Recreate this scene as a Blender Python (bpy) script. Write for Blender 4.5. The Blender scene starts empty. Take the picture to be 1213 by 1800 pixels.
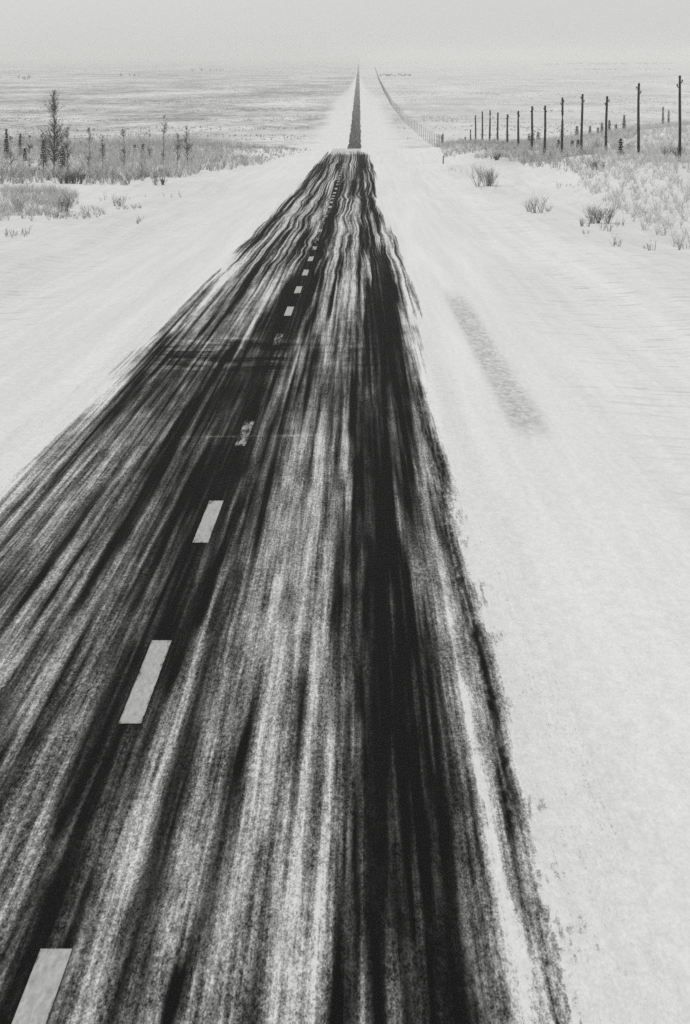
# Snow-swept northern highway, telegraph poles and frosted scrub (all procedural)
import bpy, math, random
import numpy as np
from mathutils import Matrix, Vector

rng = np.random.default_rng(7)
random.seed(7)
scene = bpy.context.scene
COL = scene.collection

# ------------------------------------------------------------------ camera model
F, PW, PH = 5290.0, 1213.0, 1800.0          # focal length in photo pixels
HOR, VPX = 95.0, 631.0                       # horizon row, vanishing column
CAM_H = 5.43
PITCH = math.atan((PH / 2 - HOR) / F)
YAW = math.atan((VPX - PW / 2) / (F / math.cos(PITCH)))
ROAD_X = -2.06                               # centre line of the road (camera is in the right lane)
CAM_R = Matrix.Rotation(YAW, 3, 'Z') @ Matrix.Rotation(math.pi / 2 - PITCH, 3, 'X')
CR = np.array(CAM_R)


def ray(px, py):
    v = CR @ np.array([(px - PW / 2) / F, (PH / 2 - py) / F, -1.0])
    return v / v[1]                          # per metre along +Y


# ------------------------------------------------------------------ noise helpers
def hash2(ix, iy, seed):
    n = (ix.astype(np.int64) * 374761393 + iy.astype(np.int64) * 668265263 + seed * 974711) & 0x7fffffff
    n = (n ^ (n >> 13)) * 1274126177 & 0x7fffffff
    return ((n ^ (n >> 16)) & 0xffff) / 65535.0


def vnoise(x, y, seed=0):
    x, y = np.broadcast_arrays(np.asarray(x, float), np.asarray(y, float))
    ix, iy = np.floor(x), np.floor(y)
    fx, fy = x - ix, y - iy
    fx, fy = fx * fx * (3 - 2 * fx), fy * fy * (3 - 2 * fy)
    a, b = hash2(ix, iy, seed), hash2(ix + 1, iy, seed)
    c, d = hash2(ix, iy + 1, seed), hash2(ix + 1, iy + 1, seed)
    return (a * (1 - fx) + b * fx) * (1 - fy) + (c * (1 - fx) + d * fx) * fy


def fbm(x, y, seed=0, octs=3):
    s, a, t = 0, .5, 0
    for i in range(octs):
        s = s + a * vnoise(x * 2 ** i, y * 2 ** i, seed + i * 17)
        t += a
        a *= .5
    return s / t


def sstep(a, b, x):
    t = np.clip((x - a) / (b - a), 0, 1)
    return t * t * (3 - 2 * t)


# ------------------------------------------------------------------ terrain
SL = (228 - HOR) / (F / math.cos(PITCH) ** 2)    # slope of the near hill
_pd = np.array([-300, 0, 250, 358, 458, 545, 585, 740, 1000, 1210, 1371, 1600, 2350, 4400, 60000.])
_pz = np.array([CAM_H - 300 * SL, CAM_H, CAM_H + 250 * SL, 13.7, 15.75, 16.95, 18.0, 23.6, 32.6, 38.4, 42.6, 46.2, 47.6, 48, 48.])
_gd = np.arange(-300, 60001, 2.0)
_gz = np.interp(_gd, _pd, _pz)
_k = np.exp(-.5 * (np.arange(-30, 31) * 2 / 16.0) ** 2)
_k /= _k.sum()
_gs = np.convolve(np.pad(_gz, 30, mode='edge'), _k, mode='valid')
_gz = np.where((_gd > 180) & (_gd < 50000), _gs, _gz)
_und = (.055 * np.sin(_gd * 2 * np.pi / 57 + 1.0) + .05 * np.sin(_gd * 2 * np.pi / 91)) * sstep(90, 220, _gd) * (1 - sstep(480, 560, _gd))
_gz = CAM_H - _gz + _und


def ground(x, y):
    x, y = np.asarray(x, float), np.asarray(y, float)
    z = np.interp(y, _gd, _gz)
    u = np.abs(x - ROAD_X)
    side = sstep(5.5, 16, u)
    win = sstep(110, 260, y) * (1 - sstep(680, 1000, y))
    z = z + np.where(x > 0, (.9 * sstep(13, 20, x) + 4.2 * sstep(30, 72, x)) * win, .5 * sstep(18, 34, -x) * win)
    z = z + side * (.55 * (fbm(x / 17., y / 30., 5) - .5) + .22 * (vnoise(x / 4., y / 9., 9) - .5)) * (1 - sstep(900, 1500, y))
    z = z + 1.9 * sstep(14, 23, x) * sstep(165, 235, y) * (1 - sstep(275, 385, y))
    z = z - .25 * np.exp(-((u - 9.5) / 2.4) ** 2) * (1 - sstep(500, 800, y))
    z = z + sstep(60, 400, u) * sstep(1500, 3000, y) * 2.2 * (fbm(x / 500., y / 900., 31) - .5)
    return z


def hit(px, py, lo=12., hi=30000.):
    """where the pixel's sight line meets the ground"""
    v = ray(px, py)
    d = lo * (hi / lo) ** np.linspace(0, 1, 6000)
    below = CAM_H + v[2] * d - ground(v[0] * d, d) < 0
    if not below.any():
        i = len(d) - 1
    else:
        i = max(1, int(np.argmax(below)))
    a, b = d[i - 1], d[i]
    for _ in range(25):
        m = (a + b) / 2
        if CAM_H + v[2] * m < ground(v[0] * m, m):
            b = m
        else:
            a = m
    return v[0] * b, b


def gv(x, y, dz=0.):
    return Vector((float(x), float(y), float(ground(x, y)) + dz))


def at_depth(px, d):
    """lateral position of a photo column at ground distance d (horizon row scale)"""
    return (px - VPX) / (F / math.cos(PITCH)) * d


# ------------------------------------------------------------------ object helpers
def tag(o, label=None, cat=None, group=None, kind=None):
    if label:
        o['label'] = label
    if cat:
        o['category'] = cat
    if group:
        o['group'] = group
    if kind:
        o['kind'] = kind
    return o


def link(name, me, mat=None, parent=None):
    o = bpy.data.objects.new(name, me)
    COL.objects.link(o)
    if mat:
        me.materials.append(mat)
    if parent:
        o.parent = parent
    return o


def empty(name, loc, rz=0.):
    o = bpy.data.objects.new(name, None)
    o.empty_display_size = .3
    COL.objects.link(o)
    o.location = loc
    o.rotation_euler = (0, 0, rz)
    return o


def mesh_np(name, verts, quads, attrs=None, smooth=False):
    me = bpy.data.meshes.new(name)
    verts = np.asarray(verts, np.float32)
    quads = np.asarray(quads, np.int32)
    n = quads.shape[1]
    me.vertices.add(len(verts))
    me.vertices.foreach_set('co', verts.ravel())
    me.loops.add(quads.size)
    me.loops.foreach_set('vertex_index', quads.ravel())
    me.polygons.add(len(quads))
    me.polygons.foreach_set('loop_start', np.arange(0, quads.size, n, dtype=np.int32))
    me.polygons.foreach_set('use_smooth', np.full(len(quads), smooth))
    me.update(calc_edges=True)
    for k, a in (attrs or {}).items():
        at = me.attributes.new(k, 'FLOAT', 'POINT')
        at.data.foreach_set('value', np.asarray(a, np.float32).ravel())
    return me


class Sticks:
    """collects tapered three-sided sticks"""
    def __init__(self):
        self.a, self.b, self.r0, self.r1, self.t = [], [], [], [], []

    def add(self, a, b, r0, r1, tone):
        a, b = np.atleast_2d(a), np.atleast_2d(b)
        n = len(a)
        self.a.append(a)
        self.b.append(b)
        for l, v in ((self.r0, r0), (self.r1, r1), (self.t, tone)):
            l.append(np.broadcast_to(np.asarray(v, float), (n,)).copy())

    def mesh(self, name):
        a, b = np.concatenate(self.a), np.concatenate(self.b)
        r0, r1, t = (np.concatenate(v) for v in (self.r0, self.r1, self.t))
        n = len(a)
        d = b - a
        d /= np.maximum(np.linalg.norm(d, axis=1, keepdims=True), 1e-6)
        ref = np.where(np.abs(d[:, 2:3]) > .9, np.array([[1., 0, 0]]), np.array([[0, 0, 1.]]))
        s = np.cross(d, ref)
        s /= np.maximum(np.linalg.norm(s, axis=1, keepdims=True), 1e-6)
        w = np.cross(d, s)
        V = np.empty((n, 6, 3))
        ph = rng.uniform(0, 6.28, n)
        for k in range(3):
            c, q = np.cos(ph + k * 2.0944)[:, None], np.sin(ph + k * 2.0944)[:, None]
            off = s * c + w * q
            V[:, k] = a + off * r0[:, None]
            V[:, 3 + k] = b + off * r1[:, None]
        base = (np.arange(n) * 6)[:, None]
        Q = np.concatenate([base + np.array([[k, (k + 1) % 3, 3 + (k + 1) % 3, 3 + k]]) for k in range(3)])
        return mesh_np(name, V.reshape(-1, 3), Q, {'tone': np.repeat(t, 6)})


def tube(pts, rads, sides=8, cap=True):
    V, Fc = [], []
    n = len(pts)
    for i, (p, r) in enumerate(zip(pts, rads)):
        d = Vector(pts[min(i + 1, n - 1)]) - Vector(pts[max(i - 1, 0)])
        q = d.to_track_quat('Z', 'Y')
        for k in range(sides):
            an = 6.28319 * k / sides
            V.append(tuple(Vector(p) + q @ Vector((math.cos(an) * r, math.sin(an) * r, 0))))
    for i in range(n - 1):
        for k in range(sides):
            j = (k + 1) % sides
            Fc.append((i * sides + k, i * sides + j, (i + 1) * sides + j, (i + 1) * sides + k))
    if cap:
        Fc.append(tuple(range(sides))[::-1])
        Fc.append(tuple((n - 1) * sides + k for k in range(sides)))
    return V, Fc


def mesh_py(name, parts, smooth=True):
    V, Fc = [], []
    for v, f in parts:
        o = len(V)
        V += [tuple(q) for q in v]
        Fc += [tuple(i + o for i in q) for q in f]
    me = bpy.data.meshes.new(name)
    me.from_pydata(V, [], Fc)
    me.update()
    if smooth:
        me.polygons.foreach_set('use_smooth', [True] * len(me.polygons))
    return me


# ------------------------------------------------------------------ materials
class NT:
    def __init__(self, name):
        self.m = bpy.data.materials.new(name)
        self.m.use_nodes = True
        self.t = self.m.node_tree
        self.t.nodes.clear()
        self.out = self.n('ShaderNodeOutputMaterial')

    def n(self, kind, **kw):
        o = self.t.nodes.new(kind)
        for k, v in kw.items():
            setattr(o, k, v)
        return o

    def l(self, a, b):
        self.t.links.new(a, b)

    def put(self, sock, v):
        if hasattr(v, 'is_output'):
            self.l(v, sock)
        else:
            sock.default_value = v

    def math(self, op, a, b=0., c=0., clamp=False):
        o = self.n('ShaderNodeMath', operation=op, use_clamp=clamp)
        self.put(o.inputs[0], a)
        self.put(o.inputs[1], b)
        self.put(o.inputs[2], c)
        return o.outputs[0]

    def attr(self, name):
        return self.n('ShaderNodeAttribute', attribute_name=name).outputs['Fac']

    def pos(self):
        return self.n('ShaderNodeTexCoord').outputs['Object']

    def noise(self, vec, scale, detail=2., rough=.55, warp=None):
        mp = self.n('ShaderNodeMapping')
        mp.inputs['Scale'].default_value = scale
        self.l(vec, mp.inputs['Vector'])
        o = self.n('ShaderNodeTexNoise')
        o.inputs['Scale'].default_value = 1.
        o.inputs['Detail'].default_value = detail
        o.inputs['Roughness'].default_value = rough
        self.l(mp.outputs[0], o.inputs['Vector'])
        return o.outputs['Fac']

    def remap(self, v, a, b, c=0., d=1.):
        o = self.n('ShaderNodeMapRange')
        o.inputs[1].default_value, o.inputs[2].default_value = a, b
        o.inputs[3].default_value, o.inputs[4].default_value = c, d
        self.put(o.inputs[0], v)
        return o.outputs[0]

    def mix(self, f, a, b):
        # a + (b-a)*f
        return self.math('ADD', a, self.math('MULTIPLY', self.math('SUBTRACT', b, a), f))

    def bsdf(self, val, rough=.9, spec=.08, normal=None, tint=(1, 1, .994)):
        cb = self.n('ShaderNodeCombineColor')
        for i in range(3):
            self.put(cb.inputs[i], self.math('MULTIPLY', val, tint[i]))
        b = self.n('ShaderNodeBsdfPrincipled')
        self.l(cb.outputs[0], b.inputs['Base Color'])
        self.put(b.inputs['Roughness'], rough)
        b.inputs['Specular IOR Level'].default_value = spec
        if normal:
            self.l(normal, b.inputs['Normal'])
        self.l(b.outputs[0], self.out.inputs['Surface'])
        return self.m

    def bump(self, h, strength, dist):
        o = self.n('ShaderNodeBump')
        o.inputs['Strength'].default_value = strength
        o.inputs['Distance'].default_value = dist
        self.l(h, o.inputs['Height'])
        return o.outputs[0]


SNOW = .80


def snow_value(M, P):
    """albedo of the wind-packed snow, shared by ground and road so that they meet unseen"""
    a = M.noise(P, (.05, .02, .02), 3)                       # broad patches
    b = M.noise(P, (1.6, .022, .1), 4, .65)                        # faint drag marks along the road
    c = M.noise(P, (9., 2.2, 4.), 4, .75)                    # grains and crumbs of old snow
    f = M.noise(P, (38., 9., 20.), 3, .8)
    v = M.math('ADD', SNOW, M.math('MULTIPLY', M.math('SUBTRACT', a, .5), .07))
    v = M.math('ADD', v, M.math('MULTIPLY', M.math('SUBTRACT', b, .5), .26))
    v = M.math('ADD', v, M.math('MULTIPLY', M.math('SUBTRACT', c, .5), .30))
    v = M.math('ADD', v, M.math('MULTIPLY', M.math('SUBTRACT', f, .5), .42))
    gt = M.noise(P, (17., 4., 6.), 3, .7)
    v = M.math('SUBTRACT', v, M.remap(gt, .66, .78, 0., .22))       # blown grit
    return M.math('MINIMUM', v, .9), c


def mat_ground():
    M = NT('snow_ground')
    P = M.pos()
    v, c = snow_value(M, P)
    # wind ripples well away from the road: shallow relief across the slope
    r1 = M.noise(P, (.7, 2.4, 1.), 3, .62)
    r2 = M.noise(P, (3., 7., 3.), 2, .6)
    wind = M.attr('wind')
    v = M.math('SUBTRACT', v, M.math('MULTIPLY', M.remap(r1, .55, .75), M.math('MULTIPLY', wind, .30)))
    # gravel bared along the shoulder
    dirt = M.attr('dirt')
    g = M.noise(P, (7., 1.6, 4.), 4, .8)
    gm = M.math('MULTIPLY', dirt, M.remap(g, .32, .62))
    v = M.mix(gm, v, .40)
    # dead grass and moss poking through the snow of the muskeg
    veg = M.attr('veg')
    h1 = M.noise(P, (.011, .0035, .01), 4, .65)
    h2 = M.noise(P, (.09, .02, .05), 4, .75)
    hm = M.math('ADD', M.math('MULTIPLY', h1, .6), M.math('MULTIPLY', h2, .5))
    vm = M.math('MULTIPLY', veg, M.remap(hm, .44, .66))
    v = M.mix(vm, v, .24)
    h = M.math('ADD', M.math('MULTIPLY', r1, M.math('MULTIPLY', wind, 1.)), M.math('MULTIPLY', M.math('ADD', c, M.math('MULTIPLY', r2, .6)), .25))
    return M.bsdf(v, .95, .03, M.bump(h, .5, .05))


def mat_road():
    M = NT('worn_snowy_asphalt')
    P = M.pos()
    t = M.attr('tone')
    k = M.attr('snow')
    s1 = M.noise(P, (5.5, .09, .1), 3, .6)
    s2 = M.noise(P, (30., .30, .3), 3, .65)
    g1 = M.noise(P, (30., 5.5, 3.), 4, .75)
    g2 = M.noise(P, (85., 16., 12.), 3, .8)
    g3 = M.noise(P, (3., .8, 1.), 3, .6)
    amp = M.math('MULTIPLY', M.remap(t, .07, .40, .10, 1.), 1.)
    d = M.math('MULTIPLY', M.math('SUBTRACT', s1, .5), .35)
    d = M.math('ADD', d, M.math('MULTIPLY', M.math('SUBTRACT', s2, .5), .75))
    d = M.math('ADD', d, M.math('MULTIPLY', M.math('SUBTRACT', g1, .5), 1.0))
    d = M.math('ADD', d, M.math('MULTIPLY', M.math('SUBTRACT', g2, .5), 1.15))
    d = M.math('ADD', d, M.math('MULTIPLY', M.math('SUBTRACT', g3, .5), .30))
    t2 = M.math('MAXIMUM', M.math('ADD', t, M.math('MULTIPLY', d, amp)), .06)
    al = M.math('MULTIPLY', M.math('POWER', t2, 2.2), 1.18)
    al = M.math('MINIMUM', M.math('MAXIMUM', al, .006), .8)
    sv, c = snow_value(M, P)
    km = M.remap(M.math('ADD', k, M.math('MULTIPLY', M.math('MULTIPLY', d, 1.5), M.math('MULTIPLY', k, 3.5, 0., True))), .25, .75)
    v = M.mix(km, al, sv)
    return M.bsdf(v, .9, .02, M.bump(M.math('MULTIPLY', t2, 1.), .35, .02))


def mat_paint():
    M = NT('worn_white_paint')
    P = M.pos()
    a = M.noise(P, (30., 4., 4.), 4, .75)
    b = M.noise(P, (9., .8, 1.), 2)
    worn = M.attr('tone')
    v = M.math('ADD', .45, M.math('MULTIPLY', M.math('SUBTRACT', a, .5), .6))
    lost = M.remap(M.math('ADD', M.math('ADD', M.math('MULTIPLY', a, .5), M.math('MULTIPLY', b, .5)), worn), .62, .74)
    return M.bsdf(M.mix(lost, v, .03), .9, .02)


def mat_twig(name, lo, hi):
    M = NT(name)
    t = M.attr('tone')
    return M.bsdf(M.mix(t, lo, hi), .9, .02)


def mat_wood(name, base, streak, frost):
    M = NT(name)
    P = M.pos()
    a = M.noise(P, (14., 14., .8), 4, .6)
    b = M.noise(P, (2., 2., 1.2), 3, .6)
    v = M.math('ADD', base, M.math('MULTIPLY', M.math('SUBTRACT', a, .45), streak))
    v = M.mix(M.math('MULTIPLY', M.remap(b, .5, .62), .6), M.math('MAXIMUM', v, .01), frost)
    return M.bsdf(v, .85, .1, M.bump(a, .4, .02))


def mat_plain(name, base, var, scale, rough=.8, spec=.1):
    M = NT(name)
    a = M.noise(M.pos(), (scale,) * 3, 3, .65)
    return M.bsdf(M.math('ADD', base, M.math('MULTIPLY', M.math('SUBTRACT', a, .5), var)), rough, spec)


MG, MR, MP = mat_ground(), mat_road(), mat_paint()
M_SCRUB = mat_twig('frosted_scrub', .06, .74)
M_PALE = mat_twig('rime_covered_scrub', .24, .80)
M_DARK = mat_twig('dark_twigs', .03, .38)
M_NEEDLE = mat_twig('spruce_needles', .012, .07)
M_BARK = mat_wood('bark', .09, .10, .25)
M_POST = mat_wood('tarred_pole_wood', .045, .05, .13)
M_GLASS = mat_plain('insulator_glaze', .12, .08, 9., .35, .4)
M_SNOWCAP = mat_plain('settled_snow', .78, .1, 6.)
M_FAR = mat_twig('far_scrub', .05, .30)

# ------------------------------------------------------------------ the worn road pattern
# tone (0-255) of the packed snow and bare asphalt along rows of the carriageway; each row lists (column, tone)
def Z(y, s, x0, txt):
    p = [q.split(':') for q in txt.replace(' ', '').split(';') if q]
    return y, np.array([x0 + float(a) / s for a, _ in p]), np.array([float(b) for _, b in p])


ROWS = [
 Z(1750, 1.213, 0, '-20:60;0:70;20:60;27:18;52:18;62:60;130:60;155:60;165:165;215:165;225:50;250:50;258:95;330:95;340:150;365:35;375:35;390:120;440:120;452:110;480:115;490:170;520:95;545:90;560:165;640:165;688:165;700:50;720:50;730:85;790:85;805:25;820:25;832:70;895:68;902:30;930:75;945:22;1000:22;1012:90;1030:90;1036:55;1050:100;1063:40;1075:50;1085:200;1120:205;1140:186;1180:184;1205:204;1240:215'),
 Z(1550, 1.213, 0, '0:60;30:70;60:140;80:110;95:60;110:40;135:25;150:25;165:80;200:40;212:60;222:150;255:165;285:150;295:40;320:25;335:60;345:150;380:130;400:150;420:120;435:140;455:50;470:70;480:160;520:150;540:110;560:100;575:140;600:160;700:165;706:60;720:70;770:90;790:60;797:25;820:35;850:40;880:45;900:100;910:50;935:30;970:22;980:60;990:110;1010:110;1025:60;1040:110;1050:195;1080:190;1090:120;1105:100;1120:170;1150:210'),
 Z(1350, 1.213, 0, '0:70;20:110;40:70;60:120;80:90;105:125;130:110;145:60;170:45;205:35;240:25;255:55;285:60;300:110;320:110;330:130;345:170;358:140;365:30;395:25;405:100;425:150;455:150;465:80;480:110;495:70;515:60;530:140;570:160;620:140;632:90;645:150;665:160;680:110;690:150;705:170;715:100;745:80;775:90;783:25;830:22;885:40;893:140;900:60;915:30;950:22;957:90;975:120;995:90;1012:150;1030:195;1050:160;1060:60;1075:55;1090:90;1100:210'),
 Z(1170, 1.213, 0, '-200:120;-150:80;-100:130;-60:90;0:140;30:150;50:120;65:80;90:130;120:160;128:90;150:80;170:110;190:80;205:130;215:60;250:45;270:30;290:30;310:60;355:30;375:22;385:60;395:120;410:140;425:60;440:35;465:50;480:130;500:140;515:80;530:150;545:160;560:110;570:90;585:150;600:160;630:155;645:80;665:150;690:165;708:110;716:40;730:90;755:100;765:40;785:60;795:20;870:20;885:35;905:40;930:50;945:140;960:110;985:100;995:160;1005:190;1015:80;1030:60;1045:110;1057:210'),
 Z(1030, 1.213, 0, '-190:190;-150:120;-120:80;-80:140;-40:80;0:110;20:70;40:130;60:120;75:55;95:110;115:140;130:80;150:150;170:150;195:60;215:120;240:140;255:80;280:90;300:70;320:45;345:40;360:60;380:30;400:80;425:30;450:35;462:120;475:60;500:50;515:60;525:140;550:150;560:110;590:150;600:160;612:110;640:155;660:150;668:100;690:120;700:150;712:40;725:50;745:90;755:50;775:70;790:40;800:18;858:18;865:70;875:50;895:110;905:60;915:50;925:140;935:60;950:60;960:140;972:160;985:90;995:110;1003:210'),
 Z(900, 1.213, 0, '-40:205;-20:195;15:140;35:100;50:140;70:90;90:130;110:90;130:140;160:110;180:40;200:90;230:110;260:100;285:40;300:40;315:110;330:70;355:50;385:45;405:60;430:25;445:22;485:30;495:80;510:60;530:110;545:70;560:80;590:130;620:150;660:150;670:100;685:140;700:120;715:140;725:50;740:40;755:80;770:60;785:35;800:20;843:20;850:130;858:80;890:60;910:70;920:50;935:60;945:130;952:60;962:210'),
 Z(800, 1.213, 0, '60:210;90:190;105:170;120:70;135:160;160:80;180:150;200:130;225:60;245:140;260:40;285:120;310:110;330:70;350:100;368:25;385:140;395:50;420:55;440:60;455:25;480:22;495:60;510:40;530:40;550:110;560:60;572:150;590:70;605:100;625:150;650:140;665:90;680:140;700:150;715:110;730:140;750:100;765:50;778:22;835:20;842:50;855:80;870:50;885:70;900:60;910:110;920:60;930:35;940:50;950:210'),
 Z(690, 2.022, 200, '-30:210;0:180;15:150;30:60;60:45;90:50;110:110;130:60;150:110;165:50;185:110;205:60;240:90;300:80;340:70;370:40;420:35;450:60;470:35;520:40;540:90;555:45;580:90;600:100;640:70;690:90;720:120;740:80;770:100;825:125;838:50;880:60;940:40;950:18;968:18;980:90;1000:50;1030:45;1060:70;1085:50;1098:120;1110:210'),
 Z(625, 2.022, 200, '40:210;60:190;110:140;130:80;150:60;170:110;200:60;240:70;280:60;330:85;400:80;450:70;490:40;520:35;560:40;590:22;620:60;640:80;660:130;680:60;700:60;740:100;760:140;780:110;830:130;870:80;910:60;930:40;1000:35;1025:30;1040:80;1060:110;1080:170;1100:210'),
 Z(598, 2.022, 200, '120:210;140:170;160:110;185:70;200:130;220:80;260:90;300:110;340:80;380:120;420:120;470:110;490:60;520:25;590:22;640:40;655:150;680:60;700:60;740:110;760:140;790:120;830:140;870:90;905:50;930:25;1020:22;1032:90;1050:165;1080:190;1100:210'),
 Z(575, 2.022, 200, '215:210;245:100;255:150;275:60;300:160;320:60;345:120;365:50;385:130;410:80;430:150;450:140;490:165;505:40;520:18;590:18;640:22;655:60;670:150;685:60;700:40;720:110;740:120;750:60;765:150;790:130;810:110;830:150;850:120;880:80;905:30;930:18;1020:18;1028:100;1040:170;1060:175;1075:150;1085:180;1095:210'),
 Z(520, 2.426, 300, '80:210;120:90;150:80;170:160;200:60;220:150;240:60;265:160;290:60;320:80;345:150;370:90;400:160;440:165;460:60;475:20;520:18;560:18;580:40;595:130;605:60;620:130;640:60;655:140;670:120;680:30;692:30;700:150;740:160;780:150;800:140;830:150;838:40;850:40;870:22;960:18;970:20;978:160;1000:165;1030:170;1040:100;1052:210'),
 Z(470, 2.426, 300, '230:210;270:130;295:170;310:100;330:60;345:140;365:50;390:110;410:60;430:130;460:80;490:90;520:160;545:60;560:30;590:28;605:50;622:140;635:40;655:40;668:140;690:80;700:140;730:60;745:160;790:165;805:60;815:150;845:150;855:40;900:30;930:35;945:150;960:165;985:130;1002:210'),
 Z(420, 3.192, 380, '175:210;215:110;235:50;265:40;280:150;300:60;320:150;345:60;380:60;410:170;440:165;460:100;490:70;520:80;540:160;560:130;575:30;588:30;597:150;607:40;640:30;655:100;665:60;680:130;720:160;745:120;770:160;795:170;810:80;830:60;850:60;870:50;885:35;900:110;925:100;945:160;960:180;990:110;1000:160;1025:210'),
 Z(385, 3.192, 380, '275:210;300:120;320:60;345:50;360:140;385:60;410:150;440:90;470:165;500:70;525:80;545:165;570:140;590:40;605:150;620:30;655:25;680:120;700:160;730:150;750:100;770:165;800:160;820:60;835:110;850:60;875:150;900:60;920:120;945:210'),
 Z(350, 4.852, 470, '145:210;185:100;200:50;225:150;245:40;260:80;285:160;320:140;345:50;365:40;385:150;420:170;460:60;500:50;520:110;540:50;560:40;600:35;610:130;650:170;690:110;710:130;740:100;760:160;790:130;810:30;835:25;850:150;870:60;885:30;900:100;918:210'),
 Z(320, 4.852, 470, '285:210;330:110;360:90;390:150;420:60;440:130;480:120;520:110;560:130;575:40;600:60;630:60;660:110;700:90;730:60;750:80;775:140;795:25;815:40;830:130;855:110;875:120;890:40;905:60;918:210'),
 Z(290, 4.852, 470, '400:210;430:60;460:30;475:80;500:60;520:90;550:150;585:130;600:40;620:40;640:110;670:120;700:90;720:130;750:80;780:40;815:25;830:30;845:150;870:130;890:60;900:120;912:210'),
 Z(274, 4.852, 470, '475:210;505:100;540:100;580:120;620:80;640:100;680:90;720:120;760:90;800:35;820:40;835:130;860:150;875:210'),
 Z(268, 4.852, 470, '520:215;560:180;600:190;640:170;690:180;740:170;780:130;820:150;840:200;870:215'),
]
U_AX = np.linspace(-4.3, 4.3, 320)
tabs, dist = [], []
for y, xs, ts in ROWS:
    d = hit(VPX - 20, y)[1]
    k = ray(VPX, y)
    us = np.array([ray(x, y)[0] * d - ROAD_X for x in xs])
    t = np.interp(U_AX, us, ts, left=-1, right=215)
    # off the photo's left edge the same rutted pattern carries on to the verge
    if us[0] > -3.2:
        fill = 95 + 80 * (vnoise(U_AX * 6, 0 * U_AX + y * .01, 3) - .5)
        fill = np.where(U_AX < -3.35, 210, fill)
    else:
        fill = np.full_like(U_AX, 212)
    t = np.where(t < 0, fill, t)
    tabs.append(t)
    dist.append(d)
order = np.argsort(dist)
tabs, dist = np.array(tabs)[order], np.array(dist)[order]
_k3 = np.exp(-.5 * (np.arange(-4, 5) / 1.1) ** 2)
_k3 /= _k3.sum()
tabs = np.array([np.convolve(np.pad(r, 4, mode='edge'), _k3, mode='valid') for r in tabs])


def road_tone(U, D):
    """U, D : grids (rows along d, columns along u)"""
    # ruts wander a little sideways, together
    wob = .10 * (vnoise(D / 23., U * .25, 41) - .5) * sstep(90, 160, D) * 1.6 + .03 * (vnoise(D / 5., U * 1.2, 42) - .5)
    uu = (U + wob - U_AX[0]) / (U_AX[1] - U_AX[0])
    iu = np.clip(np.floor(uu).astype(int), 0, len(U_AX) - 2)
    fu = np.clip(uu - iu, 0, 1)
    ld = np.interp(np.log(D), np.log(dist), np.arange(len(dist)))
    jit = .5 * (vnoise(U * 9, ld * .6, 61) - .5)   # ruts begin and end at uneven places
    ld = np.clip(ld + jit, 0, len(dist) - 1.001)
    i = np.floor(ld).astype(int)
    f = sstep(.08, .92, ld - i)
    g = lambda r: tabs[r, iu] * (1 - fu) + tabs[r, iu + 1] * fu
    return g(i) * (1 - f) + g(i + 1) * f


# rows : fine near the camera, ever longer with distance
d_edges = [15.]
while d_edges[-1] < 660:
    q = d_edges[-1]
    d_edges.append(q + min(4.2, max(.03, q * q / 29373 * 1.1)))
while d_edges[-1] < 45000:
    d_edges.append(d_edges[-1] * 1.018)
D_ROAD = np.array(d_edges)

U, D = np.meshgrid(U_AX, D_ROAD)
tone = road_tone(U, np.minimum(D, dist[-1]))
# slow extra ruts between the traced rows
LD = np.log(D)
wv = (.36 * (vnoise(LD * 9, U * .3, 83) - .5) + .16 * (vnoise(LD * 24, U * .6, 84) - .5)) * sstep(4.5, 5.1, LD)
UW = U + wv
# long thin lines dragged out by tyres and plough: nearly constant across, slowly fading along the road
l1 = vnoise(UW * 5.5 + 3, LD * 2.2, 101) - .5
l2 = vnoise(UW * 11 + 5, LD * 2.8, 102) - .5
l3 = vnoise(UW * 21 + 7, LD * 4.5, 103) - .5
l4 = vnoise(UW * 37, LD * 8, 104) - .5
br = vnoise(UW * 9, LD * 22, 105) - .5
blot = fbm(U * 2.2, LD * 9, 106) - .5
fr4 = sstep(4.3, 4.9, LD)
onroad = sstep(24, 62, tone) * (1 - sstep(190, 208, tone))
shp = lambda v: np.sign(v) * .5 * (np.abs(v) * 2) ** .72        # crisp edges to each line
l2, l3, l4 = shp(l2), shp(l3), shp(l4)
lines = -13 + (30 + 30 * fr4) * l1 + (58 + 50 * fr4) * l2 + (60 + 20 * fr4) * l3 + 44 * l4 + 26 * br + 36 * blot
dk = (1 - onroad) * (tone < 80)
tone = tone + lines * (.10 + .90 * onroad) + dk * 62 * np.maximum(l3 + .6 * l4 - .16, 0)
# a ridge of white left along the right wheel edge, and loose dark flecks outside it
rw = .045 + .04 * vnoise(LD * 12, 0 * U + 3, 111)
ridge = np.exp(-((U - 3.09 - .05 * (vnoise(LD * 10, 0 * U, 112) - .5)) / rw) ** 2) * (1 - sstep(34, 52, D)) * (.65 + .5 * vnoise(LD * 20, U * 12, 113))
tone = tone + (208 - tone) * np.clip(ridge, 0, 1)
fl = .4 * vnoise(U * 26, LD * 30, 114) + .6 * vnoise(U * 52, LD * 110, 115)
flz = sstep(3.18, 3.28, U) * (1 - sstep(3.30, 3.62, U + .35 * (vnoise(LD * 30, 0 * U, 116) - .5))) * (1 - sstep(50, 75, D))
tone = tone - 46 * sstep(.38, .72, fl) * flz
# harder contrast between packed ice and wiped asphalt
con = 1.12 + .20 * sstep(3.9, 4.8, LD)
tone = np.where(tone < 200, 92 + (tone - 92) * (1 + (con - 1) * onroad), tone)
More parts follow.
